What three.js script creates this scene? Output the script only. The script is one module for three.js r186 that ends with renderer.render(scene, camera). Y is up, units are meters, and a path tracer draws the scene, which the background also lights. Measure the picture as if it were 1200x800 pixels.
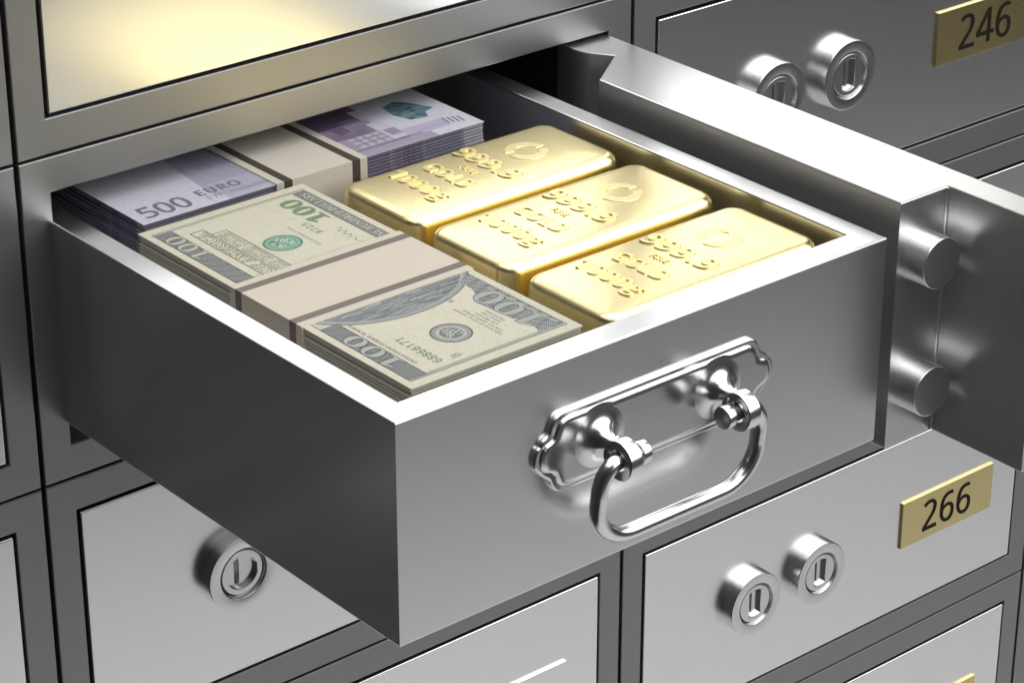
import * as THREE from 'three';
import { RoundedBoxGeometry } from 'three/addons/geometries/RoundedBoxGeometry.js';
import { mergeGeometries, toCreasedNormals, mergeVertices } from 'three/addons/utils/BufferGeometryUtils.js';
import { FontLoader } from 'three/addons/loaders/FontLoader.js';
import { TextGeometry } from 'three/addons/geometries/TextGeometry.js';
import { RectAreaLightUniformsLib } from 'three/addons/lights/RectAreaLightUniformsLib.js';

// All numbers below are in drawer widths; S turns them into metres (a drawer is 215 mm wide).
const S = 0.215;

// ---------------------------------------------------------------- camera
const scene = new THREE.Scene();
const camera = new THREE.PerspectiveCamera(14.278, 1024 / 682, 0.01, 60);
camera.position.set(-2.036 * S, 1.7736 * S, 3.6109 * S);
camera.lookAt(0.84617 * S, -0.42182 * S, 0.16515 * S);

// ---------------------------------------------------------------- light: ceiling panels of the vault
scene.background = new THREE.Color().setRGB(0.02, 0.02, 0.02);
RectAreaLightUniformsLib.init();
const renderer = new THREE.WebGLRenderer({ antialias: true });
renderer.toneMapping = THREE.LinearToneMapping;
renderer.toneMappingExposure = 1.05;
renderer.shadowMap.enabled = true;

const LAMPS = [   // x, y, z, width, depth, strength, aim
  { name: 'softbox_lamp', at: [5.0, 6.0, 6.8], size: [13, 11], power: 1.55, aim: [0.5, -0.2, 0.4], label: 'very large white softbox lamp facing the boxes from above' },
  { name: 'ceiling_lamp', at: [1.5, 9.0, 2.0], size: [14, 10], power: 1.0, aim: [1.5, -6, 2.0], label: 'wide luminous ceiling panel hanging level over the boxes' },
];
const diffuser = new THREE.MeshStandardMaterial({ color: 0xffffff, emissive: 0xffffff, emissiveIntensity: 1.0, roughness: 0.9 });
const lampCase = new THREE.MeshStandardMaterial({ color: 0xd8d8d8, roughness: 0.5 });
for (const L of LAMPS) {
  const g = new THREE.Group(); g.name = L.name; scene.add(g);
  g.position.set(L.at[0] * S, L.at[1] * S, L.at[2] * S);
  g.lookAt(L.aim[0] * S, L.aim[1] * S + 1e-4, L.aim[2] * S + 1e-4);      // +z of the group looks at the aim
  g.userData = { label: L.label, category: 'lamp' };
  const [w, h] = L.size.map(v => v * S);
  const c = new THREE.Mesh(new THREE.BoxGeometry(w + 0.03, h + 0.03, 0.05), lampCase); c.name = 'casing'; c.position.z = -0.03; g.add(c);
  const d = new THREE.Mesh(new THREE.BoxGeometry(w, h, 0.004), diffuser); d.name = 'light_diffuser'; g.add(d);
  const l = new THREE.RectAreaLight(0xffffff, L.power, w, h); l.name = L.name + '_glow'; l.position.z = 0.006; l.rotation.y = Math.PI; g.add(l);
}

// ---------------------------------------------------------------- helpers
let seed = 7; const rnd = () => (seed = (seed * 16807) % 2147483647) / 2147483647;
const names = {};
function numbered(n) { const k = names[n] = (names[n] ?? -1) + 1; return k ? n + '_' + String(k).padStart(3, '0') : n; }
function thing(name, x, y, z, label, category, group) {
  const g = new THREE.Group(); g.name = numbered(name); g.position.set(x * S, y * S, z * S); scene.add(g);
  g.userData = { label, category }; if (group) g.userData.group = group; return g;
}
// one named mesh; its geometry is given in drawer widths
function part(name, geo, mat, parent, x = 0, y = 0, z = 0) {
  if (!geo.userData.scaled) { geo.scale(S, S, S); geo.userData.scaled = true; }
  const m = new THREE.Mesh(geo, mat); m.name = name; m.position.set(x * S, y * S, z * S);
  m.castShadow = m.receiveShadow = true; parent.add(m); return m;
}
const box = (w, h, d, r = 0.003) => new RoundedBoxGeometry(w, h, d, 2, r);
function rectPath(x0, y0, x1, y1, T = THREE.Shape) { const s = new T(); s.moveTo(x0, y0); s.lineTo(x1, y0); s.lineTo(x1, y1); s.lineTo(x0, y1); s.closePath(); return s; }
function extrude(shape, depth, bevel = 0.003, seg = 2, curve = 12) {
  return new THREE.ExtrudeGeometry(shape, { depth: depth - 2 * bevel, bevelEnabled: bevel > 0, bevelThickness: bevel, bevelSize: bevel, bevelOffset: -bevel, bevelSegments: seg, curveSegments: curve }).translate(0, 0, bevel);
}
const lathe = (pts, seg = 48) => new THREE.LatheGeometry(pts.map(([r, y]) => new THREE.Vector2(r, y)), seg);
function canvas(w, h, draw) {
  const c = document.createElement('canvas'); c.width = w; c.height = h; draw(c.getContext('2d'), w, h);
  const t = new THREE.CanvasTexture(c); t.colorSpace = THREE.SRGBColorSpace; t.anisotropy = 8; return t;
}
const lin = (r, g = r, b = r) => new THREE.Color().setRGB(r, g, b);
const metal = (c, rough, more = {}) => new THREE.MeshPhysicalMaterial({ color: c, metalness: 1, roughness: rough, ...more });

// ---------------------------------------------------------------- materials
const steel = metal(lin(0.8), 0.27);
const drawerSteel = metal(lin(0.8), 0.27);
const frameSteel = metal(lin(0.31), 0.46);
const doorSteel = metal(lin(0.75), 0.34);
const lockSteel = metal(lin(0.68), 0.24);
const chrome = metal(lin(0.72), 0.22);
const gold = metal(lin(0.92, 0.785, 0.415), 0.27);
const goldStamp = metal(lin(0.92, 0.785, 0.415), 0.40);
const brass = metal(lin(0.70, 0.585, 0.29), 0.30);
const ink = new THREE.MeshPhysicalMaterial({ color: lin(0.016, 0.012, 0.010), roughness: 0.9, specularIntensity: 0.25 });
const paper = c => new THREE.MeshStandardMaterial({ color: c, roughness: 0.85 });

// ---------------------------------------------------------------- setting
const FLOOR = -6, BACK = 9.4, SIDE = -2;
const floorMat = new THREE.MeshStandardMaterial({ color: lin(0.82), roughness: 0.7 });
const wallMat = new THREE.MeshStandardMaterial({ color: lin(0.12), roughness: 0.8 });
const setting = (name, w, h, d, m, x, y, z) => { const o = part(name, new THREE.BoxGeometry(w, h, d), m, scene, x, y, z); o.userData.kind = 'structure'; return o; };
setting('floor', 22, 0.2, BACK + 2, floorMat, 11 + SIDE, FLOOR - 0.1, BACK / 2 - 1);
setting('opposite_wall', 22, 4.5, 0.3, wallMat, 11 + SIDE, FLOOR + 2.25, BACK + 0.16);

// ---------------------------------------------------------------- the wall of boxes
const X0 = -0.052, P = 1.335, Y0 = 0.112, R = 0.5913, IN = 0.060, IT = 0.064;
const PW = P - 2 * IN, PH = R - 2 * IT;                       // opening of a box: 1.215 x 0.463
const base = part('cabinet_base', box(4 * P, Y0 - 4 * R - FLOOR, 1.5, 0.01), frameSteel, scene, X0 + P, (Y0 - 4 * R + FLOOR) / 2 - 0.002, -0.76); base.userData.kind = 'structure';

const G = 0.0042;
const frameShape = rectPath(G, -R + G * 0.6, P - G, -G * 0.6); frameShape.holes.push(rectPath(IN, -R + IT, P - IN, -IT, THREE.Path));
const frameGeo = extrude(frameShape, 1.5, 0.0022).translate(0, 0, -1.5);
const backGeo = new THREE.BoxGeometry(PW - 0.004, PH - 0.004, 0.02);
const panelGeo = box(PW - 0.013, PH - 0.014, 0.05, 0.0026);
const plateGeo = box(0.312, 0.120, 0.0065, 0.0012);
const LR = 0.075;
const lockBody = lathe([[0, -0.036], [LR - 0.004, -0.036], [LR, -0.034], [LR, 0.0275], [LR - 0.0007, 0.0292], [LR - 0.0022, 0.03], [0.0520, 0.03], [0.0502, 0.0282], [0.0496, 0.0210], [0.0450, 0.0210], [0.0450, -0.034], [0, -0.034]], 64).rotateX(Math.PI / 2);
function plugShape(w, r) { const s = new THREE.Shape(); s.absarc(0, 0, 0.0446, 0, Math.PI * 2); const h = new THREE.Path(); const a = Math.acos(Math.min(1, w / r)); h.absarc(0, 0, r, a, Math.PI - a); h.absarc(0, 0, r, Math.PI + a, 2 * Math.PI - a); h.closePath(); s.holes.push(h); return s; }
const plugFlat = extrude(plugShape(0.0175, 0.034), 0.057, 0.0012, 2, 24).translate(0, 0, -0.0315);
const plugRound = extrude(plugShape(0.0325, 0.0335), 0.057, 0.0012, 2, 24).translate(0, 0, -0.0315);
const slotShape = new THREE.Shape(); slotShape.absarc(0, 0, 0.0395, 0, Math.PI * 2); slotShape.holes.push(rectPath(-0.0115, -0.026, -0.0025, 0.026, THREE.Path));
const coreGeo = extrude(slotShape, 0.028, 0.001, 1, 24).translate(0, 0, -0.012);
const font = await new FontLoader().loadAsync('fonts/droid/droid_sans_regular.typeface.json');
const fontBold = await new FontLoader().loadAsync('fonts/droid/droid_sans_bold.typeface.json');
const text = (s, size, depth, f = font, bevel = 0) => { const g = new TextGeometry(s, { font: f, size, depth, curveSegments: 6, bevelEnabled: bevel > 0, bevelThickness: bevel, bevelSize: bevel, bevelOffset: -bevel * 0.6, bevelSegments: 2 }); g.computeBoundingBox(); const b = g.boundingBox; g.translate(-(b.min.x + b.max.x) / 2, -(b.min.y + b.max.y) / 2, 0); g.userData.w = b.max.x - b.min.x; g.userData.h = b.max.y - b.min.y; return g; };

function addLock(parent, x, y, round) {
  const l = part('lock', lockBody, lockSteel, parent, x, y, 0);
  part('lock_plug', round ? plugRound : plugFlat, lockSteel, l);
  part('key_slot_core', coreGeo, lockSteel, l);
}
function safeBox(row, col, label, number, roundLock) {
  const plateMat = col >= 2 ? brass : steel;
  const x0 = X0 + (col - 1) * P, y0 = Y0 + (1 - row) * R;
  const g = thing('safe_deposit_box', x0, y0, 0, label, 'safe box', 'closed safe deposit boxes in the wall');
  part('frame', frameGeo, frameSteel, g);
  const cx = IN + PW / 2, cy = -R / 2;
  const door = part('door', panelGeo, steel, g, cx, cy, -0.0235);
  for (const lx of [0.376, 0.580]) addLock(g, lx, -0.298, roundLock);
  const plate = part('number_plate', plateGeo, plateMat, g, 1.023, -0.295, 0.0043);
  if (number) {
    const t = text(number, 0.081, 0.0024); t.scale(0.163 / t.userData.w, 0.079 / t.userData.h, 1);
    part('number_lettering', t, ink, plate, -0.003, 0, 0.0022);
  }
  return g;
}
safeBox(-1, 0, 'closed steel box in the top row, farthest from the thick open door');
safeBox(-1, 1, 'closed steel box in the top row, two above the open drawer');
safeBox(-1, 2, 'closed steel box in the top row, two above the box numbered 246');
safeBox(0, 0, 'closed steel box diagonally above the open box, over a left-hand neighbour');
safeBox(0, 1, 'closed steel box directly above the open drawer, mirroring the gold in its door');
safeBox(0, 2, 'closed steel box directly above the box numbered 246');
safeBox(1, 0, 'closed steel box on the hinge-free side of the open drawer, same row');
safeBox(1, 2, 'closed steel box with brass plate numbered 246 behind the open thick door', '246');
safeBox(2, 0, 'closed steel box beside the round-keyhole lock box, one row under the open drawer');
safeBox(2, 1, 'closed steel box with round keyhole lock directly beneath the open drawer', null, true);
safeBox(2, 2, 'closed steel box between the boxes numbered 246 and 266');
safeBox(3, 0, 'closed steel box two rows below and one column beside the open drawer');
safeBox(3, 1, 'closed steel box two rows below the open drawer, beside the box numbered 266');
safeBox(3, 2, 'closed steel box with brass plate numbered 266 and two round locks', '266');
safeBox(2, 3, 'closed steel box one row up and one column on from the box numbered 266');
safeBox(3, 3, 'closed steel box sharing the row of 266, on its plate side');
safeBox(4, 3, 'closed steel box in the bottom row, diagonally under the brass plate 266');
safeBox(4, 0, 'closed steel box in the bottom row, farthest from the box numbered 266');
safeBox(4, 1, 'closed steel box in the bottom row, under the one beside the locks of 266');
safeBox(4, 2, 'closed steel box directly under the box numbered 266');

// ---------------------------------------------------------------- the open box and its thick door
{
  const g = thing('open_safe_deposit_box', X0, Y0, 0, 'open steel safe deposit box with thick bolted door swung wide', 'safe box');
  part('frame', frameGeo, frameSteel, g);
  part('back_panel', backGeo, frameSteel, g, IN + PW / 2, -R / 2, -1.48);
  // plan of the door (x, z) from the hinge outwards
  const s = new THREE.Shape();
  s.moveTo(1.2225, -1.106); s.lineTo(1.1637, -1.106); s.lineTo(1.1637, -0.903); s.lineTo(1.050, -0.903); s.lineTo(1.050, -0.166); s.lineTo(1.1553, -0.090); s.lineTo(1.130, -0.052); s.quadraticCurveTo(1.122, -0.035, 1.121, 0.0); s.lineTo(1.121, 0.030); s.lineTo(1.2225, 0.030); s.closePath();
  const d = part('door', extrude(s, 0.452, 0.003).rotateX(-Math.PI / 2).translate(0, -0.412, 0), doorSteel, g, -X0, -Y0, 0);
  part('corner_bead', new THREE.CylinderGeometry(0.0035, 0.0035, 0.446, 16), doorSteel, d, 1.1627, -0.186, 0.904);
  const bolt = lathe([[0, -0.05], [0.043, -0.05], [0.045, -0.048], [0.045, 0.0445], [0.0444, 0.0463], [0.043, 0.047], [0, 0.047]], 48).rotateX(Math.PI / 2);
  part('bolt', bolt, doorSteel, d, 1.107, -0.068, 0.903);
  part('bolt', bolt, doorSteel, d, 1.107, -0.303, 0.903);
}

// ---------------------------------------------------------------- the drawer
const D = 0.922, H = 0.3694, DEEP = -0.46, CX0 = 0.044, CX1 = 0.958, CZ = 0.871, BOT = -0.16;
{
  const g = thing('drawer', 0, -H, 0, 'polished steel drawer pulled out, holding cash bundles and gold bars', 'drawer');
  const s = rectPath(0, -D, 1, -DEEP); s.holes.push(rectPath(CX0, -CZ, CX1, -(DEEP + 0.044), THREE.Path));
  part('drawer_body', extrude(s, H, 0.003).rotateX(-Math.PI / 2), drawerSteel, g);
  part('bottom_panel', new THREE.BoxGeometry(CX1 - CX0 + 0.01, 0.03, CZ - DEEP - 0.034), drawerSteel, g, (CX0 + CX1) / 2, H + BOT - 0.015, (CZ + DEEP + 0.044) / 2);

  // handle: shaped back plate
  const HC = [0.4965, -0.148 + H], hw = 0.2105, hh = 0.0665;
  const plateOutline = (o) => {                // o: inset
    const q = new THREE.Shape(), a = hw - o, b = hh - o, t = 0.041 * (1 - o * 6);
    q.moveTo(-a + 0.022, b);
    q.lineTo(a - 0.022, b);
    q.bezierCurveTo(a - 0.004, b, a + 0.002, b - 0.012, a + 0.006, b - 0.024);
    q.bezierCurveTo(a + 0.010, b - 0.034, a + 0.020, b - 0.032, a + 0.0255, 0.022);
    q.bezierCurveTo(a + t, 0.014, a + t, -0.014, a + 0.0255, -0.022);
    q.bezierCurveTo(a + 0.020, -b + 0.032, a + 0.010, -b + 0.034, a + 0.006, -b + 0.024);
    q.bezierCurveTo(a + 0.002, -b + 0.012, a - 0.004, -b, a - 0.022, -b);
    q.lineTo(-a + 0.022, -b);
    q.bezierCurveTo(-a + 0.004, -b, -a - 0.002, -b + 0.012, -a - 0.006, -b + 0.024);
    q.bezierCurveTo(-a - 0.010, -b + 0.034, -a - 0.020, -b + 0.032, -a - 0.0255, -0.022);
    q.bezierCurveTo(-a - t, -0.014, -a - t, 0.014, -a - 0.0255, 0.022);
    q.bezierCurveTo(-a - 0.020, b - 0.032, -a - 0.010, b - 0.034, -a - 0.006, b - 0.024);
    q.bezierCurveTo(-a - 0.002, b - 0.012, -a + 0.004, b, -a + 0.022, b);
    return q;
  };
  const pl = part('handle_plate', extrude(plateOutline(0), 0.009, 0.0040, 4, 10), chrome, g, HC[0], HC[1], D - 0.001);
  part('plate_step', new THREE.ExtrudeGeometry(plateOutline(0.0075), { depth: 0.001, bevelEnabled: true, bevelThickness: 0.0065, bevelSize: 0.012, bevelOffset: -0.012, bevelSegments: 8, curveSegments: 10 }).translate(0, 0, 0.006), chrome, pl);
  const flare = lathe([[0.056, -0.0004], [0.050, 0.0003], [0.044, 0.0010], [0.038, 0.0023], [0.032, 0.0045], [0.0265, 0.0080], [0.0215, 0.0125], [0.0172, 0.0185], [0.0140, 0.0250], [0.0120, 0.032], [0.0148, 0.0335], [0.0153, 0.0355], [0.0148, 0.0375], [0.0118, 0.039], [0.0108, 0.046], [0, 0.046]], 40).rotateX(Math.PI / 2);
  const eye = lathe([[0.0175, -0.0125], [0.0305, -0.0125], [0.0325, -0.0105], [0.0325, 0.0105], [0.0305, 0.0125], [0.0175, 0.0125], [0.0160, 0.0105], [0.0160, -0.0105], [0.0175, -0.0125]], 48).rotateZ(Math.PI / 2);
  const EX = 0.122, EZ = 0.066, EY = -0.012;
  for (const sx of [-1, 1]) {
    const f = part('handle_post', flare, chrome, pl, sx * EX, 0.004, 0.0132);
    part('eye_ring', eye, chrome, f, 0, EY - 0.004, EZ - 0.0132);
  }
  // bail: a bent rod hanging through both eyes
  const bw = 0.166, by = -0.150, rod = new THREE.CurvePath(), V3 = (x, y, z) => new THREE.Vector3(x, y, z), z2 = EZ - 0.012;
  const line = (a, b) => rod.add(new THREE.LineCurve3(a, b)), bend = (a, c, b) => rod.add(new THREE.CubicBezierCurve3(a, a.clone().lerp(c, 0.56), b.clone().lerp(c, 0.56), b));
  const half = sx => [V3(sx * (EX - 0.034), EY, EZ), V3(sx * (EX + 0.010), EY, EZ), V3(sx * bw, EY, EZ), V3(sx * bw, EY - 0.046, EZ - 0.004), V3(sx * bw, by + 0.068, z2 + 0.005), V3(sx * bw, by, z2), V3(sx * (bw - 0.074), by, z2)];
  const [a, b] = [half(-1), half(1)];
  line(a[0], a[1]); bend(a[1], a[2], a[3]); line(a[3], a[4]); bend(a[4], a[5], a[6]); line(a[6], b[6]); bend(b[6], b[5], b[4]); line(b[4], b[3]); bend(b[3], b[2], b[1]); line(b[1], b[0]);
  part('bail', new THREE.TubeGeometry(rod, 240, 0.0132, 24), chrome, g, HC[0], HC[1], D);
  const cap = lathe([[0, -0.009], [0.0165, -0.009], [0.019, -0.007], [0.019, 0.006], [0.0172, 0.009], [0, 0.009]], 32).rotateZ(Math.PI / 2);
  for (const sx of [-1, 1]) part('bail_end_cap', cap, chrome, g, HC[0] + sx * (EX - 0.034), HC[1] + EY, D + EZ);
}

// ---------------------------------------------------------------- gold bars
function barGeometry(a, b, h, taper, fillet, rc) {
  // rings of a rounded rectangle from the base up over the rim to the middle of the top
  const prof = [[0.004, 0], [0, 0.004]];
  prof.push([taper * 0.5, (h - fillet) * 0.5], [taper, h - fillet]);
  for (let k = 1; k <= 8; k++) { const t = k / 8 * Math.PI / 2; prof.push([taper + fillet * 0.95 * (1 - Math.cos(t)), h - fillet + fillet * Math.sin(t) * 0.93]); }
  const e = taper + fillet * 0.95;
  prof.push([e + 0.010, h - fillet * 0.05], [e + 0.028, h - fillet * 0.015], [e + 0.055, h]);
  const N = 20, ring = (ins) => {
    const A = a - ins, B = b - ins, r = Math.max(0.012, rc - ins), o = [];
    for (const [sx, sz, q] of [[1, 1, 0], [-1, 1, 1], [-1, -1, 2], [1, -1, 3]])
      for (let k = 0; k <= N; k++) { const t = (q + k / N) * Math.PI / 2; o.push([sx * (A - r) + r * Math.cos(t), sz * (B - r) + r * Math.sin(t), Math.cos(t), Math.sin(t)]); }
    return o;
  };
  const pos = [], nor = [], idx = []; let M = 0;
  prof.forEach(([ins, y], i) => {
    const p = prof[Math.max(0, i - 1)], n = prof[Math.min(prof.length - 1, i + 1)], dx = n[0] - p[0], dy = n[1] - p[1], l = Math.hypot(dx, dy), last = i === prof.length - 1;
    const o = ring(ins); M = o.length; for (const [x, z, cx, cz] of o) { pos.push(x, y, z); last ? nor.push(0, 1, 0) : nor.push(cx * dy / l, dx / l, cz * dy / l); }
  });
  for (let i = 0; i < prof.length - 1; i++) for (let k = 0; k < M; k++) { const p = i * M + k, q = i * M + (k + 1) % M; idx.push(p, p + M, q, q, p + M, q + M); }
  const c = pos.length / 3; pos.push(0, h, 0); nor.push(0, 1, 0); const c2 = c + 1; pos.push(0, 0, 0); nor.push(0, -1, 0);
  const l = (prof.length - 1) * M; for (let k = 0; k < M; k++) { idx.push(l + k, c, l + (k + 1) % M); idx.push(k, (k + 1) % M, c2); }
  const g = new THREE.BufferGeometry(); g.setAttribute('position', new THREE.Float32BufferAttribute(pos, 3)); g.setAttribute('normal', new THREE.Float32BufferAttribute(nor, 3)); g.setIndex(idx); return g;
}
const BH = 0.151, barGeo = barGeometry(0.2455, 0.1178, BH, 0.011, 0.0215, 0.048);
const flat = g => g.rotateX(-Math.PI / 2).rotateY(-Math.PI / 2);             // reads along +z, lies face up, tops towards +x
const stamp = (s, size, w) => { const t = text(s, size, 0.0038, fontBold); t.scale(w / t.userData.w, 1, 1); return flat(t); };
const stamps = [
  [stamp('999.9', 0.042, 0.156), 0.020], [stamp('FINE', 0.013, 0.036), -0.024], [stamp('GOLD', 0.034, 0.118), -0.066], [stamp('1000g', 0.036, 0.148), -0.136],
];
const arc = (a0, a1) => { const s = new THREE.Shape(); s.absarc(0, 0, 0.039, a0, a1, false); s.absarc(0, 0, 0.0215, a1, a0, true); s.closePath(); return extrude(s, 0.0034, 0.0005, 1, 24).rotateX(-Math.PI / 2); };
const ringA = arc(0.02, Math.PI - 0.40), ringB = arc(Math.PI + 0.02, Math.PI * 2 - 0.40);
for (const [z, label] of [[0.259, 'gold bar next to the euro bundle, dimmest of the three'], [0.501, 'middle gold bar lying between the other two'], [0.743, 'gold bar against the front of the drawer']]) {
  const g = thing('gold_bar', 0.7005, BOT, z, label, 'gold bar', 'gold bars in the drawer');
  part('ingot', barGeo, gold, g);
  for (const [t, x] of stamps) part('stamped_text', t, goldStamp, g, x, BH - 0.0022, -0.008);
  part('stamped_ring', ringA, goldStamp, g, 0.107, BH - 0.0022, -0.008);
  part('stamped_ring', ringB, goldStamp, g, 0.107, BH - 0.0022, -0.008);
}

// ---------------------------------------------------------------- banknote bundles
const strapMap = (cream, stripe) => canvas(190, 32, (c, w, h) => { c.fillStyle = cream; c.fillRect(0, 0, w, h); c.fillStyle = stripe; c.fillRect(15, 0, 17, h); c.fillRect(w - 32, 0, 17, h); });
function bundle(name, label, L, Wd, Ht, topMap, edgeMat, strapTex, strapCol, turn, x, z) {
  const g = thing(name, x, BOT, z, label, 'cash bundle'); g.rotation.y = turn;
  const n = 26, t = (Ht - 0.0015) / n, slabs = [];
  for (let k = 0; k < n; k++) slabs.push(new THREE.BoxGeometry(L - 0.002 - rnd() * 0.004, t - 0.0021, Wd - 0.002 - rnd() * 0.004).translate((rnd() - 0.5) * 0.003, (k + 0.5) * t, (rnd() - 0.5) * 0.003));
  slabs.push(new THREE.BoxGeometry(L - 0.030, Ht - 0.004, Wd - 0.030).translate(0, Ht / 2, 0));
  part('banknotes', mergeGeometries(slabs), edgeMat, g);
  const topMat = new THREE.MeshStandardMaterial({ map: topMap, color: lin(0.72), roughness: 0.8 });
  part('top_banknote', new THREE.BoxGeometry(L, 0.0014, Wd), [edgeMat, edgeMat, topMat, edgeMat, edgeMat, edgeMat], g, 0, Ht - 0.0007, 0);
  const sm = new THREE.MeshStandardMaterial({ map: strapTex, color: lin(0.70), roughness: 0.85 }), sp = paper(strapCol);
  part('paper_strap', new THREE.BoxGeometry(0.19, Ht + 0.0022, Wd + 0.005), [sp, sp, sm, sm, sm, sm], g, 0, Ht / 2 + 0.0011, 0);
}
// --- print of the notes, drawn as flat ink on paper
function hatch(c, x, y, w, h, col, step, lw, wob = 2, ang = 0.6) {
  c.save(); c.beginPath(); c.rect(x, y, w, h); c.clip(); c.strokeStyle = col; c.lineWidth = lw;
  for (let s = -h; s < w + h; s += step) { c.beginPath(); for (let k = 0; k <= 10; k++) { const t = k / 10, px = x + s + t * h * ang + Math.sin(t * 9 + s * 0.13) * wob, py = y + t * h; k ? c.lineTo(px, py) : c.moveTo(px, py); } c.stroke(); }
  c.restore();
}
function word(c, s, x, y, size, col, o = {}) {       // o: font, sx, stroke, turn, align
  c.save(); c.translate(x, y); if (o.turn) c.rotate(o.turn); c.scale(o.sx ?? 1, 1); c.font = (o.style ?? 'bold ') + size + 'px ' + (o.font ?? 'serif');
  c.textAlign = o.align ?? 'center'; c.textBaseline = 'middle'; if (o.fit) c.scale(o.fit / c.measureText(s).width, 1);
  if (o.stroke) { c.strokeStyle = o.stroke; c.lineWidth = o.lw ?? 3; c.strokeText(s, 0, 0); }
  if (col) { c.fillStyle = col; c.fillText(s, 0, 0); } c.restore();
}
function disc(c, x, y, rx, ry, fill, stroke, lw) { c.save(); c.translate(x, y); c.scale(1, ry / rx); c.beginPath(); c.arc(0, 0, rx, 0, Math.PI * 2); if (fill) { c.fillStyle = fill; c.fill(); } if (stroke) { c.strokeStyle = stroke; c.lineWidth = lw; c.stroke(); } c.restore(); }
function speckle(c, x, y, w, h, n, col, size) { c.fillStyle = col; for (let k = 0; k < n; k++) c.fillRect(x + rnd() * w, y + rnd() * h, size * (0.4 + rnd()), size * (0.4 + rnd())); }

const usMap = canvas(1400, 640, (c, w, h) => {
  const U = u => u * w, V = v => v * h, PAPER = '#dcd8c2', GREY = '#9a9d9a', DARK = '#46494b';
  c.fillStyle = PAPER; c.fillRect(0, 0, w, h);
  speckle(c, 0, 0, w, h, 2500, 'rgba(150,140,110,0.10)', 9);
  // tinted middle of the note
  hatch(c, U(0.33), V(0.07), U(0.32), V(0.86), 'rgba(120,130,130,0.35)', 7, 2, 4);
  // portrait oval, mostly under the strap
  disc(c, U(0.443), V(0.52), U(0.173), V(0.50), '#a3a6a5', DARK, 3); disc(c, U(0.443), V(0.52), U(0.160), V(0.465), '#8b8f90', '#c0c0b6', 3);
  c.save(); c.translate(U(0.443), V(0.52)); c.scale(1, V(0.465) / U(0.160)); c.beginPath(); c.arc(0, 0, U(0.160), 0, 6.2832); c.restore(); c.save(); c.clip();
  hatch(c, U(0.27), V(0.03), U(0.35), V(0.96), 'rgba(60,66,72,0.45)', 6, 1.8, 3, 0.5); hatch(c, U(0.27), V(0.03), U(0.35), V(0.96), 'rgba(215,216,208,0.40)', 8, 1.6, 4, -0.4);
  for (let k = 0; k < 90; k++) { const x = U(0.28 + rnd() * 0.1), y = V(0.1 + rnd() * 0.8); c.strokeStyle = k % 2 ? 'rgba(222,222,212,0.45)' : 'rgba(55,60,66,0.45)'; c.lineWidth = 2 + rnd() * 3; c.beginPath(); c.moveTo(x, y); c.bezierCurveTo(x + 12, y + 26 * rnd(), x - 8 + 20 * rnd(), y + 50, x + 18 * (rnd() - 0.3), y + 60 + 40 * rnd()); c.stroke(); }
  c.restore();
  // border
  c.strokeStyle = '#666966'; c.lineWidth = 4; c.strokeRect(U(0.028), V(0.045), U(0.944), V(0.91)); c.lineWidth = 1.5; c.strokeRect(U(0.036), V(0.062), U(0.928), V(0.876));
  hatch(c, U(0.028), V(0.06), U(0.012), V(0.88), '#83868a', 5, 2, 1); 
  // upper edge: grey engraved strip with the numerals at both ends
  for (const [a, b] of [[0.035, 0.335], [0.63, 0.965]]) {
    c.fillStyle = '#959896'; c.fillRect(U(a), V(0.045), U(b - a), V(0.10)); hatch(c, U(a), V(0.045), U(b - a), V(0.10), 'rgba(52,55,60,0.85)', 6, 2, 3); hatch(c, U(a), V(0.045), U(b - a), V(0.10), 'rgba(215,214,200,0.6)', 9, 1.6, 3, -0.6);
    c.strokeStyle = DARK; c.lineWidth = 3; c.strokeRect(U(a), V(0.045), U(b - a), V(0.10));
  }
  word(c, '100', U(0.185), V(0.098), 86, '#b9bab3', { stroke: DARK, lw: 5, sx: 1.75 });
  word(c, '100', U(0.865), V(0.100), 84, '#c2c2b6', { stroke: '#4c504f', lw: 5, sx: 1.45 });
  word(c, 'UNITED STATES FEDERAL RESERVE', U(0.2), V(0.175), 17, DARK, { sx: 1.05 });
  // left end: lower numeral
  c.save(); c.beginPath(); c.moveTo(U(0.035), V(0.955)); c.lineTo(U(0.035), V(0.80)); c.quadraticCurveTo(U(0.09), V(0.86), U(0.12), V(0.80)); c.lineTo(U(0.24), V(0.78)); c.quadraticCurveTo(U(0.27), V(0.88), U(0.33), V(0.86)); c.lineTo(U(0.36), V(0.955)); c.closePath(); c.fillStyle = '#a6a8a6'; c.fill(); c.clip();
  hatch(c, U(0.03), V(0.76), U(0.35), V(0.2), 'rgba(56,60,64,0.85)', 6, 2, 3, 0.9); hatch(c, U(0.03), V(0.76), U(0.35), V(0.2), 'rgba(220,219,205,0.55)', 10, 2, 5, -1); c.restore();
  word(c, '100', U(0.165), V(0.862), 118, '#b2b4b0', { stroke: '#5b5f61', lw: 5, sx: 1.45 });
  c.strokeStyle = '#d6d3c0'; c.lineWidth = 3; c.beginPath(); c.moveTo(U(0.05), V(0.935)); c.lineTo(U(0.27), V(0.925)); c.stroke();
  for (let k = 0; k < 5; k++) word(c, ['THIS NOTE IS LEGAL TENDER', 'FOR ALL DEBTS, PUBLIC', 'AND PRIVATE', 'SERIES 1996', 'TREASURER'][k], U(0.155), V(0.655 + k * 0.026), 13, '#6a6c66', { sx: 1.15 });
  word(c, 'B2', U(0.275), V(0.70), 26, '#74766f', { font: 'serif' });
  // reserve seal
  disc(c, U(0.150), V(0.488), 62, 62, '#8e9090', '#54585a', 4); disc(c, U(0.150), V(0.488), 43, 43, '#b5b5ab', '#d2d0c0', 3); disc(c, U(0.150), V(0.488), 36, 34, '#76797a');
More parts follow.
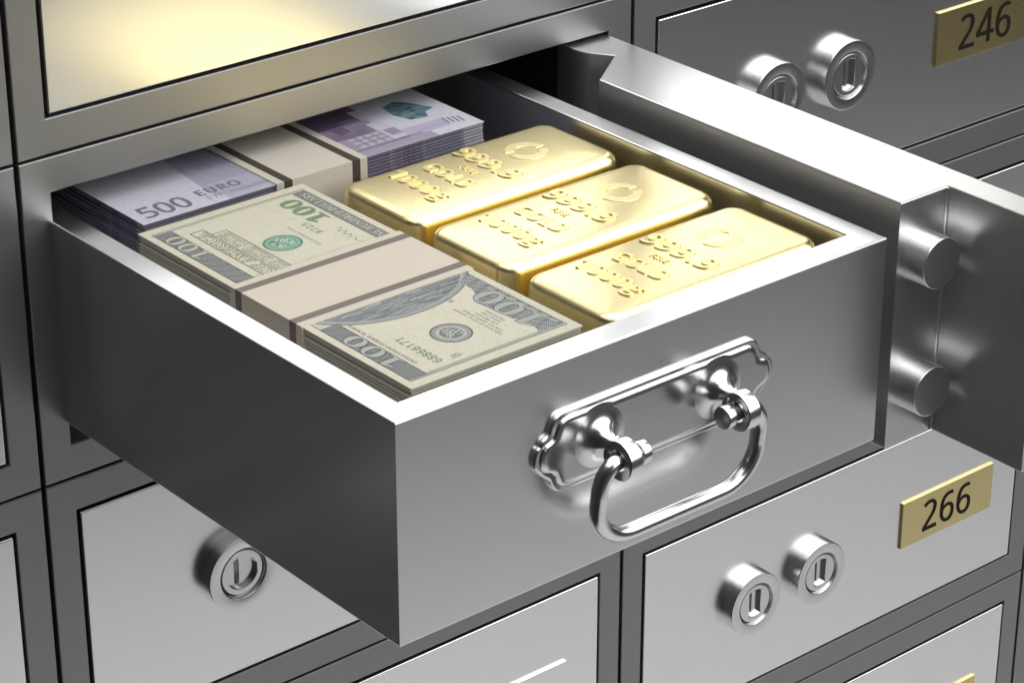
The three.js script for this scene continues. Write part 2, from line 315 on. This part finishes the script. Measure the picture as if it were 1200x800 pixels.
  for (let k = 0; k < 40; k++) { const a = k / 40 * 6.283; word(c, '|', U(0.150) + Math.cos(a) * 52, V(0.488) + Math.sin(a) * 52, 15, '#d0cec0', { turn: a + 1.57, font: 'sans-serif' }); }
  speckle(c, U(0.150) - 26, V(0.488) - 26, 50, 50, 60, 'rgba(205,203,190,0.7)', 7);
  word(c, '68866171', U(0.130), V(0.265), 42, '#6a8071', { font: 'monospace', sx: 1.0 }); word(c, 'B', U(0.062), V(0.36), 40, '#8b9488', { font: 'monospace' });
  // right end: title, treasury seal, numerals, lower strip
  const title = (s, u, v, sz, fit) => word(c, s, U(u), V(v), sz, PAPER, { stroke: '#464940', lw: 4.5, fit: U(fit) });
  title('THE UNITED STATES', 0.759, 0.320, 50, 0.245); title('OF AMERICA', 0.775, 0.238, 46, 0.27);
  c.strokeStyle = '#53564d'; c.lineWidth = 4; c.strokeRect(U(0.628), V(0.275), U(0.262), V(0.088)); c.strokeRect(U(0.628), V(0.198), U(0.295), V(0.077));
  disc(c, U(0.750), V(0.486), 58, 62, '#76a48f', '#4d8a72', 5); disc(c, U(0.750), V(0.486), 36, 38, '#8fb29c', '#a9c2ae', 3); speckle(c, U(0.750) - 32, V(0.486) - 30, 62, 58, 110, 'rgba(205,215,195,0.75)', 8); speckle(c, U(0.750) - 30, V(0.486) - 30, 60, 58, 50, 'rgba(60,115,95,0.7)', 7);
  for (let k = 0; k < 36; k++) { const a = k / 36 * 6.283; disc(c, U(0.750) + Math.cos(a) * 48, V(0.486) + Math.sin(a) * 51, 3, 3, 'rgba(190,208,186,0.9)'); }
  word(c, 'WASHINGTON', U(0.750), V(0.615), 20, '#a4a894', { sx: 1.3, font: 'sans-serif' }); word(c, 'THIRTEEN', U(0.76), V(0.362), 16, '#a4a894', { sx: 1.4 });
  word(c, '8723', U(0.775), V(0.705), 34, '#7f8a76', { font: 'monospace', sx: 1.2 });
  word(c, '100', U(0.866), V(0.802), 96, '#7b9274', { sx: 1.30, stroke: '#8b9c82', lw: 5 });
  c.strokeStyle = '#7c7f74'; c.lineWidth = 3; c.beginPath(); for (let k = 0; k <= 40; k++) { const t = k / 40; c.lineTo(U(0.74 - t * 0.09), V(0.80 + Math.sin(t * 26) * 0.022 * (1 - t * 0.5) - t * 0.01)); } c.stroke();
  c.fillStyle = '#8a8d8b'; c.fillRect(U(0.60), V(0.878), U(0.366), V(0.082)); hatch(c, U(0.60), V(0.878), U(0.366), V(0.082), 'rgba(60,64,66,0.7)', 6, 2, 2); hatch(c, U(0.60), V(0.878), U(0.366), V(0.082), 'rgba(205,205,192,0.5)', 8, 1.6, 3, -0.7);
  word(c, 'ONE HUNDRED DOLLARS', U(0.785), V(0.922), 44, '#cfccba', { fit: U(0.33), stroke: '#4a4e50', lw: 3 });
  c.strokeStyle = '#8b8d80'; c.lineWidth = 4; c.beginPath(); c.moveTo(U(0.965), V(0.15)); c.lineTo(U(0.965), V(0.9)); c.stroke();
});
const euMap = canvas(1400, 734, (c, w, h) => {
  const U = u => u * w, V = v => v * h;
  c.fillStyle = '#d2d0da'; c.fillRect(0, 0, w, h); speckle(c, 0, 0, w, h, 2500, 'rgba(140,130,160,0.10)', 9);
  // violet field left of the strap
  c.fillStyle = '#aeabbb'; c.beginPath(); c.moveTo(U(0.275), 0); c.lineTo(U(0.225), V(0.80)); c.lineTo(U(0.225), V(0.93)); c.lineTo(U(0.5), V(0.93)); c.lineTo(U(0.5), 0); c.closePath(); c.fill();
  c.fillStyle = '#a3a0b2'; c.fillRect(U(0.28), V(0.30), U(0.2), V(0.35)); c.fillStyle = '#bab7c6'; c.fillRect(U(0.24), V(0.80), U(0.26), V(0.20)); c.fillStyle = '#a5a2b2'; c.fillRect(U(0.26), V(0.915), U(0.24), V(0.035));
  hatch(c, U(0.23), 0, U(0.27), V(0.93), 'rgba(110,100,145,0.22)', 9, 2, 6, 0.3);
  word(c, '500', U(0.092), V(0.895), 118, '#7c6f8a', { font: 'sans-serif', style: '', sx: 0.98, stroke: '#7c6f8a', lw: 5 });
  word(c, 'EURO', U(0.252), V(0.862), 66, '#757089', { font: 'sans-serif', sx: 1.02 });
  word(c, 'EYPO', U(0.232), V(0.930), 44, '#a29eb4', { font: 'sans-serif', sx: 0.9 });
  // violet architecture right of the strap
  const b = (x, y, ww, hh, col) => { c.fillStyle = col; c.fillRect(U(x), V(y), U(ww), V(hh)); };
  b(0.5, 0, 0.26, 0.90, '#8d8092'); b(0.5, 0.1, 0.30, 0.40, '#7a6c80'); b(0.56, 0.45, 0.21, 0.22, '#67566c'); b(0.62, 0.62, 0.16, 0.05, '#a095a6'); b(0.60, 0.70, 0.14, 0.07, '#80728a');
  for (let k = 0; k < 16; k++) b(0.52 + rnd() * 0.2, rnd() * 0.75, 0.02 + rnd() * 0.08, 0.015 + rnd() * 0.07, ['rgba(90,65,105,0.5)', 'rgba(190,175,200,0.35)', 'rgba(120,95,140,0.5)'][k % 3]);
  for (let i = 0; i < 4; i++) for (let k = 0; k < 3; k++) b(0.662 + i * 0.025, 0.775 + k * 0.045, 0.02, 0.034, 'rgba(205,200,215,0.8)');
  b(0.59, 0.765, 0.07, 0.13, '#a69cb0'); b(0.77, 0.78, 0.035, 0.08, '#a095aa');
  b(0.5, 0.905, 0.34, 0.02, '#85788f'); b(0.84, 0.885, 0.09, 0.012, '#a79fc0'); b(0.5, 0.925, 0.36, 0.075, '#a79eb0'); b(0.80, 0.83, 0.13, 0.1, 'rgba(172,162,194,0.6)');
  hatch(c, U(0.5), V(0.05), U(0.3), V(0.9), 'rgba(70,50,90,0.20)', 8, 2, 3, 0);
  // shiny patch and raised marks
  c.fillStyle = '#5f7f86'; c.beginPath(); c.moveTo(U(0.862), V(0.55)); c.lineTo(U(0.905), V(0.52)); c.lineTo(U(0.93), V(0.56)); c.lineTo(U(0.965), V(0.70)); c.lineTo(U(0.93), V(0.72)); c.lineTo(U(0.915), V(0.78)); c.lineTo(U(0.868), V(0.76)); c.lineTo(U(0.852), V(0.66)); c.closePath(); c.fill();
  c.save(); c.clip(); for (let k = 0; k < 60; k++) disc(c, U(0.85 + rnd() * 0.11), V(0.52 + rnd() * 0.26), 6 + rnd() * 14, 5 + rnd() * 9, ['rgba(70,95,135,0.6)', 'rgba(120,160,150,0.5)', 'rgba(45,65,85,0.55)', 'rgba(140,165,110,0.35)'][k % 4]); c.restore();
  for (let k = 0; k < 4; k++) { c.save(); c.translate(U(0.932 + k * 0.0125), V(0.868 + k * 0.009)); c.rotate(0.15); c.fillStyle = '#77748a'; c.fillRect(-4, -26, 8, 54); c.restore(); }
});
const euEdge = canvas(512, 8, (c, w, h) => { const g = [[0, '#7d7a88'], [0.48, '#847d92'], [0.60, '#746a80'], [0.74, '#726980'], [0.80, '#75768a'], [0.93, '#83869a'], [0.94, '#a5a7b0'], [1, '#a5a7b0']]; for (let k = 0; k < g.length - 1; k++) { c.fillStyle = g[k][1]; c.fillRect(g[k][0] * w, 0, (g[k + 1][0] - g[k][0]) * w + 1, h); } for (let k = 0; k < 14; k++) { c.fillStyle = k % 2 ? 'rgba(60,50,80,0.35)' : 'rgba(190,185,205,0.25)'; c.fillRect(w * (0.7 + rnd() * 0.12), 0, 2, h); } });
const euEdgeMat = new THREE.MeshStandardMaterial({ map: euEdge, color: lin(0.8), roughness: 0.85 });
bundle('dollar_bundle', 'strapped bundle of hundred dollar bills beside the gold bars', 0.717, 0.327, 0.160, usMap, paper(lin(0.47, 0.45, 0.37)), strapMap('#e0d6c5', '#857c74'), lin(0.7, 0.66, 0.55), Math.PI / 2, 0.2455, 0.4955);
bundle('euro_bundle', 'strapped bundle of purple five hundred euro notes half under the frame', 0.716, 0.38, 0.160, euMap, euEdgeMat, strapMap('#dcd5c7', '#4a4136'), lin(0.7, 0.66, 0.55), 0, 0.467, 0.114 - 0.19);

renderer.render(scene, camera);
